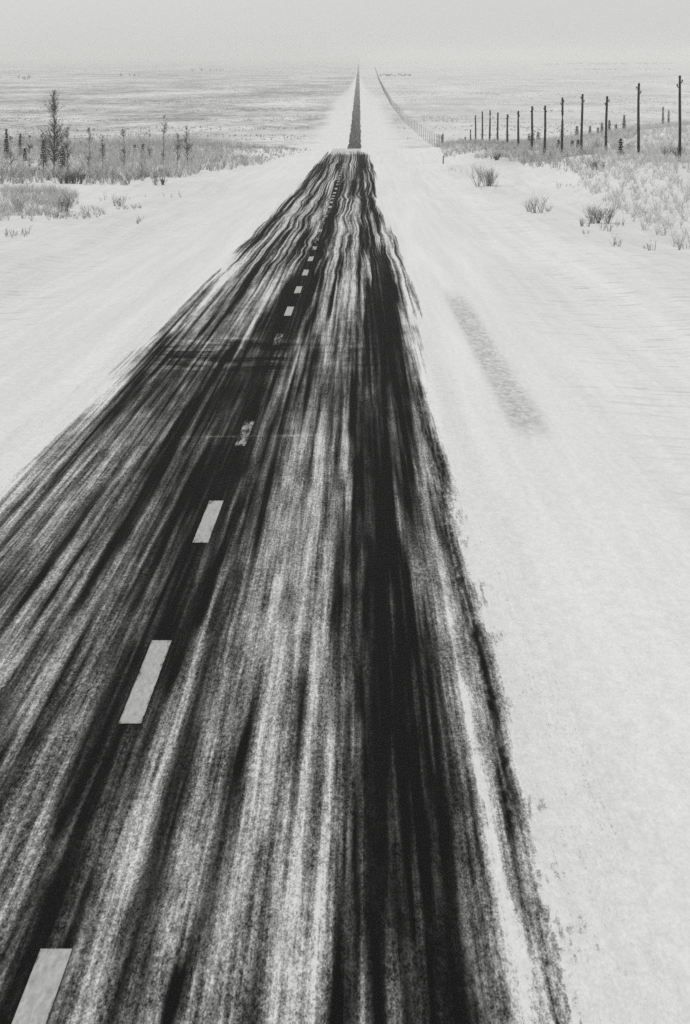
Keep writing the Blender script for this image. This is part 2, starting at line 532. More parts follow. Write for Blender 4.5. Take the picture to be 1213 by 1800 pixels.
# low drift lines lying across the lane where the hill flattens
da, db = hit(610, 655)[1], hit(610, 592)[1]
band = sstep(da - 2, da + 2, D) * (1 - sstep(db - 2, db + 1, D))
ln = vnoise(D * .85 + .2 * U + .8 * vnoise(U * .9, D * .1, 93), U * .9, 91) - .5
ln2 = vnoise(D * 2.4, U * 1.8, 92) - .5
tone = tone + band * np.where(U < .3, 1., .35) * (1 - sstep(2.6, 3.1, np.abs(U))) * (78 * np.where(ln > .1, ln, ln * .6) + 52 * ln2) * sstep(16, 40, tone) * (1 - sstep(180, 205, tone))
ds = hit(600, 768)[1]
seam = np.exp(-((D - ds - .15 * U) / .16) ** 2) * sstep(-1.3, -1.0, U) * (1 - sstep(1.2, 1.5, U))
tone = tone + seam * 50 * vnoise(U * 9, D, 95)
tone = np.clip(tone, 8, 225)
# thin cross drift over the road (a low wind-laid band)
far = D > 700
farT = 50 + 90 * (fbm(U * 1.3, np.log(D) * 26, 12) - .5)
edge = 3.15 + .7 * (vnoise(np.log(D) * 60, np.sign(U) * 7, 15) - .5)
farT = np.where(np.abs(U) > edge, 215, farT)
tone = np.where(far, farT, tone)
ramp_end = sstep(dist[-1] + 2, dist[-1] + 14, D + 26 * (vnoise(U * 2.6, D / 30., 97) - .5)) * (1 - far)
tone = tone * (1 - ramp_end) + 212 * ramp_end
snow = sstep(182, 210, tone) * np.where((U > -2.7) & (U < 2.45), .42, 1.)
tone = np.where((U > -2.7) & (U < 2.45), np.minimum(tone, 176 + .25 * np.maximum(tone - 176, 0)), tone)
snow = np.where(np.abs(U) > 4.05, 1., snow)
Xr = U + ROAD_X
Zr = ground(Xr, D) + np.interp(np.abs(U), [3.6, 4.3], [.012, -.006])
nr, nc = U.shape
idx = np.arange(nr * nc).reshape(nr, nc)
quads = np.stack([idx[:-1, :-1], idx[:-1, 1:], idx[1:, 1:], idx[1:, :-1]], -1).reshape(-1, 4)
road = link('road', mesh_np('road', np.stack([Xr, D, Zr], -1).reshape(-1, 3), quads,
                            {'tone': tone / 255., 'snow': snow}, True), MR)
tag(road, kind='structure')

# ------------------------------------------------------------------ ground sheet
D_G = np.concatenate([[-60, -30, -10, 0, 5, 10], D_ROAD[D_ROAD < 120][::2], D_ROAD[D_ROAD >= 120]])
xs = [0.]
while xs[-1] < 9000:
    q = xs[-1]
    xs.append(q + (.16 if q < 9 else max(.16, q * .045)))
xs = np.array(xs)
X_G = np.concatenate([-xs[::-1], xs[1:]]) + ROAD_X
XG, YG = np.meshgrid(X_G, D_G)
UG = XG - ROAD_X
ZG = ground(XG, YG)
au = np.abs(UG)
dirt = sstep(4.75, 5.0, UG) * (1 - sstep(5.35, 5.75, UG)) * sstep(51.5, 57, YG) * (1 - sstep(92, 106, YG)) * .85
dirt = np.maximum(dirt, .35 * sstep(3.2, 3.6, au) * (1 - sstep(3.9, 4.6, au)) * (1 - sstep(200, 500, YG)) * vnoise(UG * 3, YG / 6, 8))
dirt = np.maximum(dirt, .17 * sstep(3.3, 5, -UG) * (1 - sstep(11, 19, -UG)) * sstep(40, 70, YG) * (1 - sstep(200, 420, YG)))
wind = sstep(5.5, 9, au) * (1 - sstep(300, 700, YG))
lw = np.interp(YG, [1300, 3000, 4500, 7000], [1., 1., .45, .22])
strip = sstep(17, 30, au / lw + 10 * (fbm(UG * 0 + np.sign(UG) * 5, np.log(np.maximum(YG, 1)) * 40, 71) - .5))
strip = np.maximum(strip, .30 * sstep(6, 14, au) * sstep(2200, 4200, YG))
veg = np.where(YG > 900, strip * np.where(UG < 0, 1.6, .7), 0) * (.55 + .9 * (fbm(UG / 700., np.log(np.maximum(YG, 1)) * 9, 66) - .3))
veg = np.maximum(veg, .55 * sstep(15, 24, au) * sstep(230, 330, YG) * (YG < 950))
veg = np.maximum(veg, .18 * sstep(10, 16, au) * sstep(60, 120, YG) * (YG < 400))
nr, nc = UG.shape
idx = np.arange(nr * nc).reshape(nr, nc)
quads = np.stack([idx[:-1, :-1], idx[:-1, 1:], idx[1:, 1:], idx[1:, :-1]], -1).reshape(-1, 4)
gr = link('ground', mesh_np('ground', np.stack([XG, YG, ZG], -1).reshape(-1, 3), quads,
                            {'dirt': dirt, 'wind': wind, 'veg': np.clip(veg, 0, 1)}, True), MG)
tag(gr, kind='structure')

# ------------------------------------------------------------------ painted dashes (parts of the road)
d0 = hit(100, 1672)[1]
d1 = hit(509, 540)[1]
PER = (d1 - d0) / 6.0
for k in range(0, 40):
    top = d0 + PER * k
    if top > 480:
        break
    bot = top - PER * .372
    if k == 0:
        bot = max(bot, 15.5)
    worn = {0: .02, 1: .045, 2: .05, 3: .20, 5: .24, 6: .03, 7: .06, 8: .05, 9: .05}.get(k, (.13, .20, .16, .22)[k % 4] if k < 16 else (.03, .05)[k % 2] if k < 21 else (.07, .14, .10)[k % 3])
    if k in (4,):
        continue
    hw = .105 if k < 12 else .12
    us = np.array([-hw, -hw * .78, hw * .78, hw])
    ds = np.linspace(bot, top, 12)
    uu, dd = np.meshgrid(us, ds)
    cx = ROAD_X + ((.05, -.04, -.03)[k] if k < 3 else .04 * math.sin(k * .9))
    zz = ground(uu * 0 + ROAD_X, dd) + .017 + (.006 if top > 150 else 0)
    i2 = np.arange(48).reshape(12, 4)
    q2 = np.stack([i2[:-1, :-1], i2[:-1, 1:], i2[1:, 1:], i2[1:, :-1]], -1).reshape(-1, 4)
    link('centre_dash', mesh_np('centre_dash', np.stack([uu + cx, dd, zz], -1).reshape(-1, 3), q2,
                                {'tone': worn + .12 * np.maximum(np.abs(uu) > hw * .9, np.broadcast_to((np.arange(12) % 11 == 0)[:, None], uu.shape)).astype(float).ravel()}), MP, road)


# ------------------------------------------------------------------ bushes as sticks
def bush(S, P, H, stems=6, twigs=4, spread=.55, r=.012, tone=(.3, .9), dark=.15):
    """P (n,3) bases, H (n,) heights"""
    n = len(P)
    if n == 0:
        return
    for _ in range(stems):
        az = rng.uniform(0, 6.283, n)
        s = rng.uniform(.15, 1., n) * spread
        dr = np.stack([np.cos(az) * s, np.sin(az) * s, np.ones(n)], 1)
        dr /= np.linalg.norm(dr, axis=1, keepdims=True)
        L = H * rng.uniform(.55, 1.05, n)
        base = P + np.stack([np.cos(az), np.sin(az), 0 * az], 1) * (H * .12)[:, None] * rng.uniform(0, 1, n)[:, None]
        base[:, 2] -= .05
        bend = np.stack([rng.normal(0, .1, n), rng.normal(0, .1, n), 0 * az], 1)
        mid = base + dr * (L * .5)[:, None]
        tip = base + (dr + bend) * L[:, None]
        t = np.where(rng.uniform(0, 1, n) < dark, rng.uniform(0, .2, n), rng.uniform(*tone, n))
        S.add(base, mid, r * 1.1, r * .8, t * .8)
        S.add(mid, tip, r * .8, r * .35, t)
        for _ in range(twigs):
            f = rng.uniform(.25, .95, n)[:, None]
            st_ = np.where(f < .5, base + (mid - base) * f * 2, mid + (tip - mid) * (f - .5) * 2)
            a2 = rng.uniform(0, 6.283, n)
            d2 = dr * .7 + np.stack([np.cos(a2) * .75, np.sin(a2) * .75, rng.uniform(-.1, .6, n)], 1)
            l2 = (H * rng.uniform(.12, .34, n))[:, None]
            S.add(st_, st_ + d2 * l2, r * .6, r * .3, np.clip(t + rng.uniform(-.1, .25, n), 0, 1))


def in_poly(x, y, poly):
    inside = np.zeros(len(x), bool)
    j = len(poly) - 1
    for i in range(len(poly)):
        (xi, yi), (xj, yj) = poly[i], poly[j]
        c = ((yi > y) != (yj > y)) & (x < (xj - xi) * (y - yi) / (yj - yi + 1e-9) + xi)
        inside ^= c
        j = i
    return inside


def scatter(poly, n, dens_seed, lo, sc=(9., 16.)):
    p = np.array(poly)
    a, b = p.min(0), p.max(0)
    x, y = rng.uniform(a[0], b[0], n * 4), rng.uniform(a[1], b[1], n * 4)
    k = in_poly(x, y, poly)
    x, y = x[k], y[k]
    k = fbm(x / sc[0], y / sc[1], dens_seed) > lo + rng.uniform(-.12, .12, len(x))
    x, y = x[k][:n], y[k][:n]
    return np.stack([x, y, ground(x, y)], 1)


def hp(*pts):
    return [hit(*q, hi=640.) for q in pts]


# left brushwood belt
e = hp((-30, 326), (60, 323), (130, 324), (215, 328), (250, 318), (330, 312), (420, 297), (500, 276), (552, 266))
polyL = e + [(-12.5, 600), (-14, 640), (-85, 640), (-85, e[0][1])]
S = Sticks()
P = scatter(polyL, 5200, 101, .30)
xl = P[:, 0] / P[:, 1]
H = rng.uniform(.6, 1.5, len(P)) * np.interp(xl, [-.12, -.055, -.035, -.02], [1.45, 1.25, .75, .4])
H = H * (.30 + 1.45 * np.clip(1.8 * fbm(P[:, 0] / 4.5, P[:, 1] / 26., 121) - .4, 0, 1))
bush(S, P, H, 6, 4, .65, .014, (.45, 1.), .14)
ef = hp((-30, 326), (60, 323), (130, 324), (215, 328), (250, 318), (330, 312), (330, 304), (250, 308), (215, 314), (130, 308), (60, 306), (-30, 308))
P = scatter(ef, 280, 111, .40, (4., 9.))
bush(S, P, rng.uniform(.5, 1.4, len(P)), 6, 4, .6, .014, (.2, .9), .32)
o = link('brushwood', S.mesh('brushwood'), M_SCRUB)
tag(o, 'long belt of frosted grey brushwood left of the road around the bare trees', 'brushwood', kind='stuff')

# nearer low scrub on the left
e = hp((-40, 389), (30, 388), (75, 389), (105, 380), (128, 368), (142, 352), (120, 338), (60, 333), (-40, 335))
S = Sticks()
P = scatter(e, 560, 103, .40, (3., 7.))
bush(S, P, rng.uniform(.35, .95, len(P)), 6, 4, .75, .0085, (.45, 1.), .12)
e2 = hp((60, 392), (140, 372), (235, 362), (250, 366), (160, 385))
P = scatter(e2, 60, 104, .42, (4., 8.))
bush(S, P, rng.uniform(.2, .55, len(P)), 5, 3, .7, .009, (.3, .8), .2)
o = link('scrub', S.mesh('scrub'), M_SCRUB)
tag(o, 'low pale scrub on the snow in front of the left brushwood belt', 'scrub', kind='stuff')

# right : scrub under the pole row, rime scrub on the bank, hillside scrub
S = Sticks()
e = hp((782, 277), (850, 280), (905, 286), (935, 296), (990, 302), (1030, 310), (1060, 300)) + [(34, 420), (62, 640), (16, 640)]
P = scatter(e, 2300, 105, .34)
bush(S, P, rng.uniform(.5, 1.35, len(P)), 6, 4, .65, .015, (.45, 1.), .14)
o = link('scrub', S.mesh('scrub'), M_SCRUB)
tag(o, 'grey scrub growing along the feet of the telegraph poles', 'scrub', kind='stuff')

S = Sticks()
e = hp((1000, 300), (1030, 335), (1085, 372), (1130, 405), (1213, 440), (1260, 452)) + [(40, 130), (52, 300), (40, 360)]
P = scatter(e, 3800, 106, .24, (5., 10.))
bush(S, P, rng.uniform(.35, .95, len(P)), 6, 4, .75, .010, (.45, 1.), .07)
o = link('rime_scrub', S.mesh('rime_scrub'), M_PALE)
tag(o, 'pale rime covered scrub on the snowy bank at the right', 'scrub', kind='stuff')

S = Sticks()
P = scatter([(34, 285), (31, 330), (31, 420), (32, 640), (48, 700), (120, 700), (80, 285)], 4600, 107, .30)
bush(S, P, rng.uniform(.5, 1.5, len(P)), 6, 4, .65, .015, (.5, 1.), .09)
o = link('hillside_scrub', S.mesh('hillside_scrub'), M_PALE)
tag(o, 'frosted scrub covering the rise behind the two nearest telegraph poles', 'scrub', kind='stuff')

# stray dry stems on the open snow
S = Sticks()
pts = []
for (x, y, n, w) in ((25, 416, 7, 14), (42, 414, 5, 8), (95, 380, 4, 20), (162, 372, 6, 20), (243, 392, 5, 5), (205, 352, 6, 30), (290, 345, 5, 40),
                     (1090, 432, 6, 12), (1142, 438, 5, 10), (1200, 440, 5, 8), (1060, 405, 6, 14), (1100, 398, 5, 20), (1010, 330, 8, 30),
                     (1030, 413, 3, 6), (870, 330, 4, 25), (800, 300, 6, 15), (700, 245, 3, 10)):
    for _ in range(n):
        q = hit(x + random.uniform(-w, w), y + random.uniform(-3, 3), hi=640.)
        pts.append((q[0], q[1], float(ground(*q))))
bush(S, np.array(pts), rng.uniform(.25, .7, len(pts)), 3, 2, .5, .008, (.1, .6), .4)
o = link('dry_stems', S.mesh('dry_stems'), M_DARK)
tag(o, 'thin dry weed stems poking out of the open snow on both verges', 'weeds', kind='stuff')

# scrub dotted over the far plain
S = Sticks()
n = 9000
dd = 1650 * (9000 / 1650.) ** rng.uniform(0, 1, n * 3)
xx = rng.uniform(-.13, .13, n * 3) * dd
k = (np.abs(xx - ROAD_X) > 27) & (fbm(xx / 160., np.log(dd) * 16, 201) > .52) & (np.abs(xx - 38) > 8)
dd, xx = dd[k][:n], xx[k][:n]
P = np.stack([xx, dd, ground(xx, dd)], 1)
bush(S, P, rng.uniform(.35, 1.3, len(P)), 4, 1, .8, .09, (.1, 1.), .2)
o = link('plain_scrub', S.mesh('plain_scrub'), M_FAR)
tag(o, 'low scrub dotted in bands over the far snowy plain', 'scrub', kind='stuff')

S = Sticks()
pts, hh = [], []
for (xa, xb, dA, n, h) in ((955, 985, 13500, 16, 7), (1000, 1185, 14500, 120, 9), (1005, 1190, 9500, 60, 3.5), (668, 722, 6800, 40, 5),
                           (330, 392, 9000, 26, 7), (205, 255, 6800, 8, 6), (28, 58, 5900, 6, 8)):
    for _ in range(n):
        d = dA * random.uniform(.97, 1.03)
        x = at_depth(random.uniform(xa, xb), d)
        pts.append((x, d, float(ground(x, d))))
        hh.append(h * random.uniform(.5, 1.2))
bush(S, np.array(pts), np.array(hh), 7, 4, .9, .32, (.0, .5), .4)
o = link('far_woods', S.mesh('far_woods'), M_FAR)
tag(o, 'faint dark lines of far-off woods near the hazy horizon', 'woods', kind='stuff')


# ------------------------------------------------------------------ single shrubs
def shrub(px, py, h_px, w, label, stems=16, twigs=6, mat=None, tone=(.2, .8), dark=.3, r=.012, group=None, name='bare_shrub'):
    x, d = hit(px, py, hi=650.)
    h = h_px * d / 5400.
    S = Sticks()
    n = max(3, int(w * 2.2))
    P = np.stack([rng.normal(0, w * .24, n), rng.normal(0, w * .24, n), np.zeros(n)], 1)
    bush(S, P, h * rng.uniform(.6, 1.05, n), stems, twigs, .6, r, tone, dark)
    o = link(name, S.mesh(name), mat or M_SCRUB)
    o.location = gv(x, d)
    tag(o, label, 'shrub', group)
    return o


shrub(857, 327, 50, 2.4, 'rounded frosted grey shrub alone on snow just below the telegraph poles', 14, 6, None, (.15, .7), .3, .014)
shrub(1051, 393, 50, 1.4, 'dense dark-stemmed shrub standing alone on the snow of the right verge', 20, 6, M_DARK, (.2, 1.), .35, .011)
shrub(1030, 398, 20, .8, 'small thin shrub tucked against the left foot of the dense dark shrub', 8, 4, M_DARK, (.3, 1.), .2, .008)
shrub(946, 374, 46, .5, 'thin upright bare shrub of few stems alone on the right snow', 9, 4, M_SCRUB, (.05, .5), .3, .011)
shrub(930, 372, 28, .35, 'leaning forked twigs just left of the thin upright bare shrub', 4, 2, M_SCRUB, (.1, .5), .3, .010)
shrub(962, 372, 18, .3, 'short crooked twig sprig just right of the thin upright bare shrub', 4, 3, M_SCRUB, (.1, .5), .3, .010)
shrub(1103, 268, 22, 1.6, 'small dark shrub between the third and fourth telegraph poles from the right', 12, 5, M_DARK, (.2, .9), .35, .018)
shrub(1178, 277, 24, 2.2, 'dark low shrub in pale scrub close beside the nearest telegraph pole', 14, 5, M_DARK, (.1, .8), .4, .018)
shrub(1050, 298, 24, 1.5, 'upright dark-stemmed shrub left of the foot of the third pole from right', 12, 5, M_DARK, (.3, 1.), .3, .016)
shrub(869, 282, 16, 1.2, 'very small dark shrub in scrub below the row of distant thin poles', 10, 4, M_DARK, (.0, .5), .5, .02)
shrub(1046, 262, 14, 1.6, 'low dark shrub on the slope between the fourth and third poles', 10, 4, M_DARK, (.1, .6), .4, .02)
shrub(135, 323, 36, 1.1, 'dark crowded shrub at the foot of the tall bare tree', 16, 5, M_DARK, (.1, .8), .45, .018)
shrub(118, 323, 24, .9, 'short dark shrub left of the crowded shrub at the tall tree', 12, 4, M_DARK, (.1, .8), .4, .018)
shrub(108, 372, 38, 1.5, 'bushy grey shrub standing highest in the low left scrub', 14, 6, M_SCRUB, (.1, .7), .25, .013)
shrub(40, 372, 34, 1.6, 'broad pale shrub in the left scrub near the picture edge', 12, 6, M_SCRUB, (.3, .9), .15, .012)
shrub(210, 362, 22, .8, 'lone twiggy shrub right of the low left scrub', 9, 4, M_SCRUB, (.1, .7), .25, .011)
shrub(287, 325, 22, 1.2, 'dark edge shrub at the right end of the thick brushwood', 12, 5, M_DARK, (.2, 1.), .3, .016)


# ------------------------------------------------------------------ bare trees
def bare_tree(px, py, top, label, width=1.0, seed=1, r=.09, profile=None, nb=70, dens=6, group='bare trees in the left brushwood', mat=M_DARK, tone=(.2, 1.)):
    rs = np.random.default_rng(seed)
    x, d = hit(px, py, hi=640.)
    h = (py - top) * d / 5400.
    t = empty('bare_tree', gv(x, d))
    tag(t, label, 'tree', group)
    n = 14
    pts = [(0, 0, -.15)]
    wx = wy = 0
    for i in range(1, n):
        wx += rs.normal(0, .035) * h / 9
        wy += rs.normal(0, .035) * h / 9
        pts.append((wx, wy, h * i / (n - 1)))
    rad = [r * (1 - .85 * i / (n - 1)) * (1.35 if i == 0 else 1) for i in range(n)]
    me = mesh_py('trunk', [tube(pts, rad, 7)])
    link('trunk', me, M_BARK, t)
    S = Sticks()
    prof = profile or ((0, .2), (.15, .5), (.5, .7), (.8, .5), (1, .12))
    pf, pw = zip(*prof)
    P = np.array(pts)
    fr = rs.uniform(.1, 1., max(18, int(nb * .75)))
    dens = max(4, int(dens * .85))
    nc_ = max(6, len(fr) // 7)
    cl = np.sort(np.concatenate([rs.uniform(.12, 1., nc_), [.97]]))
    ca = rs.uniform(0, 6.283, len(cl))
    for f in fr:
        own = f < .45 and rs.uniform() < .5
        ci = int(np.argmin(np.abs(cl - f)))
        if not own:
            f = float(np.clip(cl[ci] + rs.normal(0, .04), .08, 1.))
        q = f * (n - 1)
        i = min(int(q), n - 2)
        b = P[i] + (P[i + 1] - P[i]) * (q - i)
        L = np.interp(f, pf, pw) * width * rs.uniform(.6, 1.5)
        az = rs.uniform(0, 6.283) if own else ca[ci] + rs.normal(0, 1.1)
        up = rs.uniform(.5, 1.6)
        dr = np.array([math.cos(az), math.sin(az), up])
        dr /= np.linalg.norm(dr)
        m = b + dr * L * .55
        e_ = m + (dr + np.array([0, 0, rs.uniform(-.1, .5)])) * L * .5
        rr = .028 * (1 - .6 * f)
        S.add(b, m, rr, rr * .7, rs.uniform(.05, .3))
        S.add(m, e_, rr * .7, .008, rs.uniform(.05, .4))
        k = dens
        g = rs.uniform(.2, 1., k)[:, None]
        s0 = np.where(g < .55, b + (m - b) * g / .55, m + (e_ - m) * (g - .55) / .45)
        dv = rs.normal(0, 1, (k, 3)) * .8 + dr
        dv /= np.linalg.norm(dv, axis=1, keepdims=True)
        l2 = (rs.uniform(.15, .4, k) * max(.35, L * .5))[:, None]
        S.add(s0, s0 + dv * l2, .013, .006, rs.uniform(*tone, k))
        s1 = s0 + dv * l2 * .6
        dv2 = dv + rs.normal(0, .7, (k, 3))
        S.add(s1, s1 + dv2 * l2 * .5, .009, .005, rs.uniform(*tone, k))
        # shrivelled leaves and rime held at the twig ends
        k2 = k
        c = s0 + dv * l2
        dv3 = rs.normal(0, 1, (k2, 3)) * .055
        S.add(c - dv3, c + dv3, .013, .010, rs.uniform(tone[0], tone[1], k2))
    link('crown', S.mesh('crown'), mat, t)
    return t


bare_tree(95, 306, 163, 'tallest bare tree with a narrow spire above a broad twiggy base', 1.75, 11, .075,
          ((0, .5), (.25, 1.1), (.40, 1.15), (.48, .6), (.56, .28), (.64, .42), (.74, .75), (.80, .4), (.86, .28), (.92, .5), (1, .15)), 260, 9, tone=(.05, .75))
bare_tree(76, 310, 235, 'short bushy bare tree pressed against the left side of the tallest tree', 1.0, 12, .06, None, 60, 7)
bare_tree(117, 312, 226, 'leaning bare tree pressed against the right side of the tallest tree', 1.1, 13, .06, None, 70, 7)
bare_tree(157, 300, 226, 'slender bare tree right of the tallest tree, forked at its top', .8, 14, .05, None, 60, 6)
bare_tree(181, 300, 240, 'very small thin bare tree between two taller slender trees', .6, 15, .04, None, 36, 5)
bare_tree(218, 302, 229, 'bare tree with a knotty bent top in the middle of the brushwood', .8, 16, .06,
          ((0, .2), (.4, .5), (.6, .3), (.85, .6), (1, .15)), 60, 6)
bare_tree(264, 290, 236, 'thin pale bare tree left of the lollipop-topped tree', .6, 17, .04, None, 40, 5)
bare_tree(287, 292, 202, 'high bare tree with a thin stem and a small tuft of branches on top', .9, 18, .06,
          ((0, .2), (.45, .45), (.62, .2), (.75, .75), (.9, .7), (1, .2)), 64, 7)
bare_tree(312, 290, 236, 'broad twiggy bare tree just left of the last tree of the belt', 1.2, 19, .05, None, 80, 7)
bare_tree(329, 292, 222, 'bare tree at the right end of the brushwood belt, tall and dense', 1.1, 20, .06, None, 90, 7)
bare_tree(20, 300, 238, 'faint thin bare tree beside the dark spruce at the left edge', .6, 21, .04, None, 40, 5)
bare_tree(52, 300, 240, 'bare sapling between the left spruces and the tallest tree', .7, 22, .04, None, 44, 5)


# ------------------------------------------------------------------ spruces
def blob(c, rx, rz, rs):
    V, Fc = [], []
    for i, (lat, k) in enumerate(((-.6, .7), (0, 1.), (.6, .65))):
        for j in range(6):
            a = j * 1.047
            q = k * rs.uniform(.75, 1.2)
            V.append((c[0] + math.cos(a) * rx * q, c[1] + math.sin(a) * rx * q, c[2] + lat * rz))
    for i in range(2):
        for j in range(6):
            Fc.append((i * 6 + j, i * 6 + (j + 1) % 6, i * 6 + 6 + (j + 1) % 6, i * 6 + 6 + j))
    Fc += [(5, 4, 3, 2, 1, 0), (12, 13, 14, 15, 16, 17)]
    return V, Fc


def spruce(px, py, top, wpx, label, seed, snowy=False, group='small dark spruces', loc=None):
    rs = np.random.default_rng(seed)
    x, d = loc or hit(px, py, hi=650.)
    h = max(.6, CAM_H - (top - HOR) * d / 5412. - float(ground(x, d)))
    w = wpx * d / 5350. * .5
    t = empty('spruce_tree', gv(x, d), rs.uniform(0, 6))
    tag(t, label, 'spruce', group)
    pts = [(rs.normal(0, .01), rs.normal(0, .01), h * i / 6 - (.1 if i == 0 else 0)) for i in range(7)]
    link('trunk', mesh_py('trunk', [tube(pts, [.05 * h / 3 * (1 - .9 * i / 6) + .006 for i in range(7)], 6)]), M_BARK, t)
    S = Sticks()
    caps = []
    tiers = max(7, int(h * 4))
    for i in range(tiers):
        f = (i + .5) / tiers
        zz = h * (.06 + .93 * f)
        R = w * (1 - f) ** .95 * rs.uniform(.7, 1.15) + .03
        for j in range(8):
            az = j * .785 + rs.uniform(-.3, .3)
            L = R * rs.uniform(.65, 1.1)
            b = np.array([0, 0, zz])
            e_ = np.array([math.cos(az) * L, math.sin(az) * L, zz - L * .28 + .05])
            S.add(b, e_, .02, .008, .3)
            k = 7
            g = rs.uniform(.15, 1., k)[:, None]
            s0 = b + (e_ - b) * g
            dv = (e_ - b) / max(L, .05) * .5 + rs.normal(0, .55, (k, 3)) + np.array([0, 0, -.25])
            S.add(s0, s0 + dv * min(.24, .10 + w * .22), .026, .010, rs.uniform(0, 1, k))
            if snowy and rs.uniform() < .42:
                c = b + (e_ - b) * rs.uniform(.5, .9) + np.array([0, 0, .05])
                caps.append(blob(c, .13 * rs.uniform(.7, 1.4), .06, rs))
    S.add(np.array([0, 0, h * .93]), np.array([0, 0, h * 1.05]), .03, .012, .3)
    link('crown', S.mesh('crown'), M_NEEDLE, t)
    if caps:
        for c in caps:
            link('snow_lump', mesh_py('snow_lump', [c]), M_SNOWCAP, t)
    return t


spruce(12, 280, 228, 13, 'dark narrow spruce nearest the left edge of the brushwood', 31)
spruce(36, 276, 236, 8, 'thin small spruce just right of the dark narrow edge spruce', 32)
spruce(44, 284, 262, 11, 'tiny dark spruce low in the brushwood left of the snowy spruces', 33)
spruce(77, 292, 248, 20, 'snow-laden spruce at the left foot of the tallest bare tree', 34, True)
spruce(110, 298, 256, 22, 'snow-laden spruce at the right foot of the tallest bare tree', 35, True)
spruce(181, 278, 254, 15, 'stubby dark spruce with white snow lumps in the middle of the belt', 36, True)
spruce(237, 277, 256, 8, 'tiny thin spruce, left one of the pair in the belt gap', 37)
spruce(251, 278, 254, 11, 'small black pointed spruce, right one of the pair in the belt gap', 38)
spruce(262, 279, 264, 12, 'low dark spruce touching the right of the black pointed spruce', 39)
g = 'tiny spruces behind the telegraph poles'
for i, (px, py, top, w, lab) in enumerate((
        (930, 253, 236, 6, 'leftmost spruce of the dark clump behind the seventh pole'),
        (936, 254, 231, 7, 'tallest spruce of the dark clump behind the seventh pole'),
        (946, 252, 232, 7, 'rightmost spruce of the dark clump behind the seventh pole'),
        (988, 240, 228, 9, 'squat dark spruce close to the left of the fifth pole from right'),
        (1014, 240, 222, 10, 'dark low spruce left of the fourth telegraph pole from right'),
        (982, 262, 247, 5, 'tiny spruce in scrub just left of the fifth pole foot'),
        (1006, 260, 248, 6, 'tiny twin spruce standing left in the scrub by the fourth pole'),
        (1016, 260, 247, 6, 'tiny twin spruce standing right in the scrub by the fourth pole'),
        (1037, 240, 222, 5, 'pale thin spruce right of the fourth telegraph pole from right'),
        (1051, 238, 225, 5, 'short spruce just left of the pointed spruce by the third pole'),
        (1058, 238, 217, 6, 'pointed dark spruce just left of the third pole from right'),
        (1071, 236, 212, 6, 'dark spruce touching the right side of the third pole from right'),
        (1083, 232, 219, 5, 'small spruce on the rise between the third and second poles'),
        (1097, 226, 203, 6, 'tall thin spruce on the rise left of the second pole from right'),
        (1091, 274, 245, 6, 'lone little spruce in the scrub below the tall thin spruce'))):
    spruce(px, py, top, w + 4, lab, 50 + i, False, g)
# two farther ones seen above the hillside scrub
spruce(1167, 220, 188, 5, 'slender spruce rising from the hillside just left of the nearest pole', 70, False, g, (at_depth(1167, 640), 640.))
spruce(1177, 220, 194, 6, 'darker spruce on the hillside touching the left of the nearest pole', 71, False, g, (at_depth(1177, 640), 640.))

# ------------------------------------------------------------------ telegraph poles
def post_parts(h, lean, seed, r=.15):
    rs = random.Random(seed)
    pts = []
    for i in range(9):
        f = i / 8
        pts.append((lean[0] * f * h + .03 * math.sin(f * 5 + seed), lean[1] * f * h, -.3 + (h + .3) * f))
    return pts, [r * (1.08 - .36 * i / 8) for i in range(9)]


POLES = [  # column, top row, distance, label
    (1197, 135, 249, 'nearest and tallest telegraph pole, right end of the row, tilted bracket at its top'),
    (1124, 148, 287, 'second telegraph pole from the right end, brackets on both sides of its top'),
    (1067, 171, 325, 'third telegraph pole from the right end, dark down to the snow'),
    (1024, 167, 362, 'fourth telegraph pole from the right end, its foot hidden in scrub'),
    (990, 173, 397, 'fifth telegraph pole from the right end, darkest, its foot bare on the snow'),
    (959, 187, 435, 'sixth telegraph pole from the right end, next left of the darkest pole'),
    (936, 188, 469, 'seventh telegraph pole from the right end, before the dark spruce clump'),
    (912, 196, 512, 'eighth telegraph pole from the right end, left of the dark spruce clump'),
    (893, 202, 551, 'ninth telegraph pole from the right end, slightly shorter than its neighbours'),
    (876, 198, 588, 'tenth telegraph pole from the right end, in the middle of the thin group'),
    (862, 194, 625, 'eleventh telegraph pole from the right end, tallest of the thin group'),
    (849, 196, 664, 'twelfth telegraph pole from the right end, next left of the thin group\'s tallest'),
    (837, 203, 701, 'thirteenth telegraph pole from the right end, last full-height one'),
    (828, 228, 738, 'short-looking telegraph pole half hidden behind the crest, second from left'),
    (819, 241, 760, 'shortest-looking telegraph pole sinking behind the crest, left end of the near row'),
]
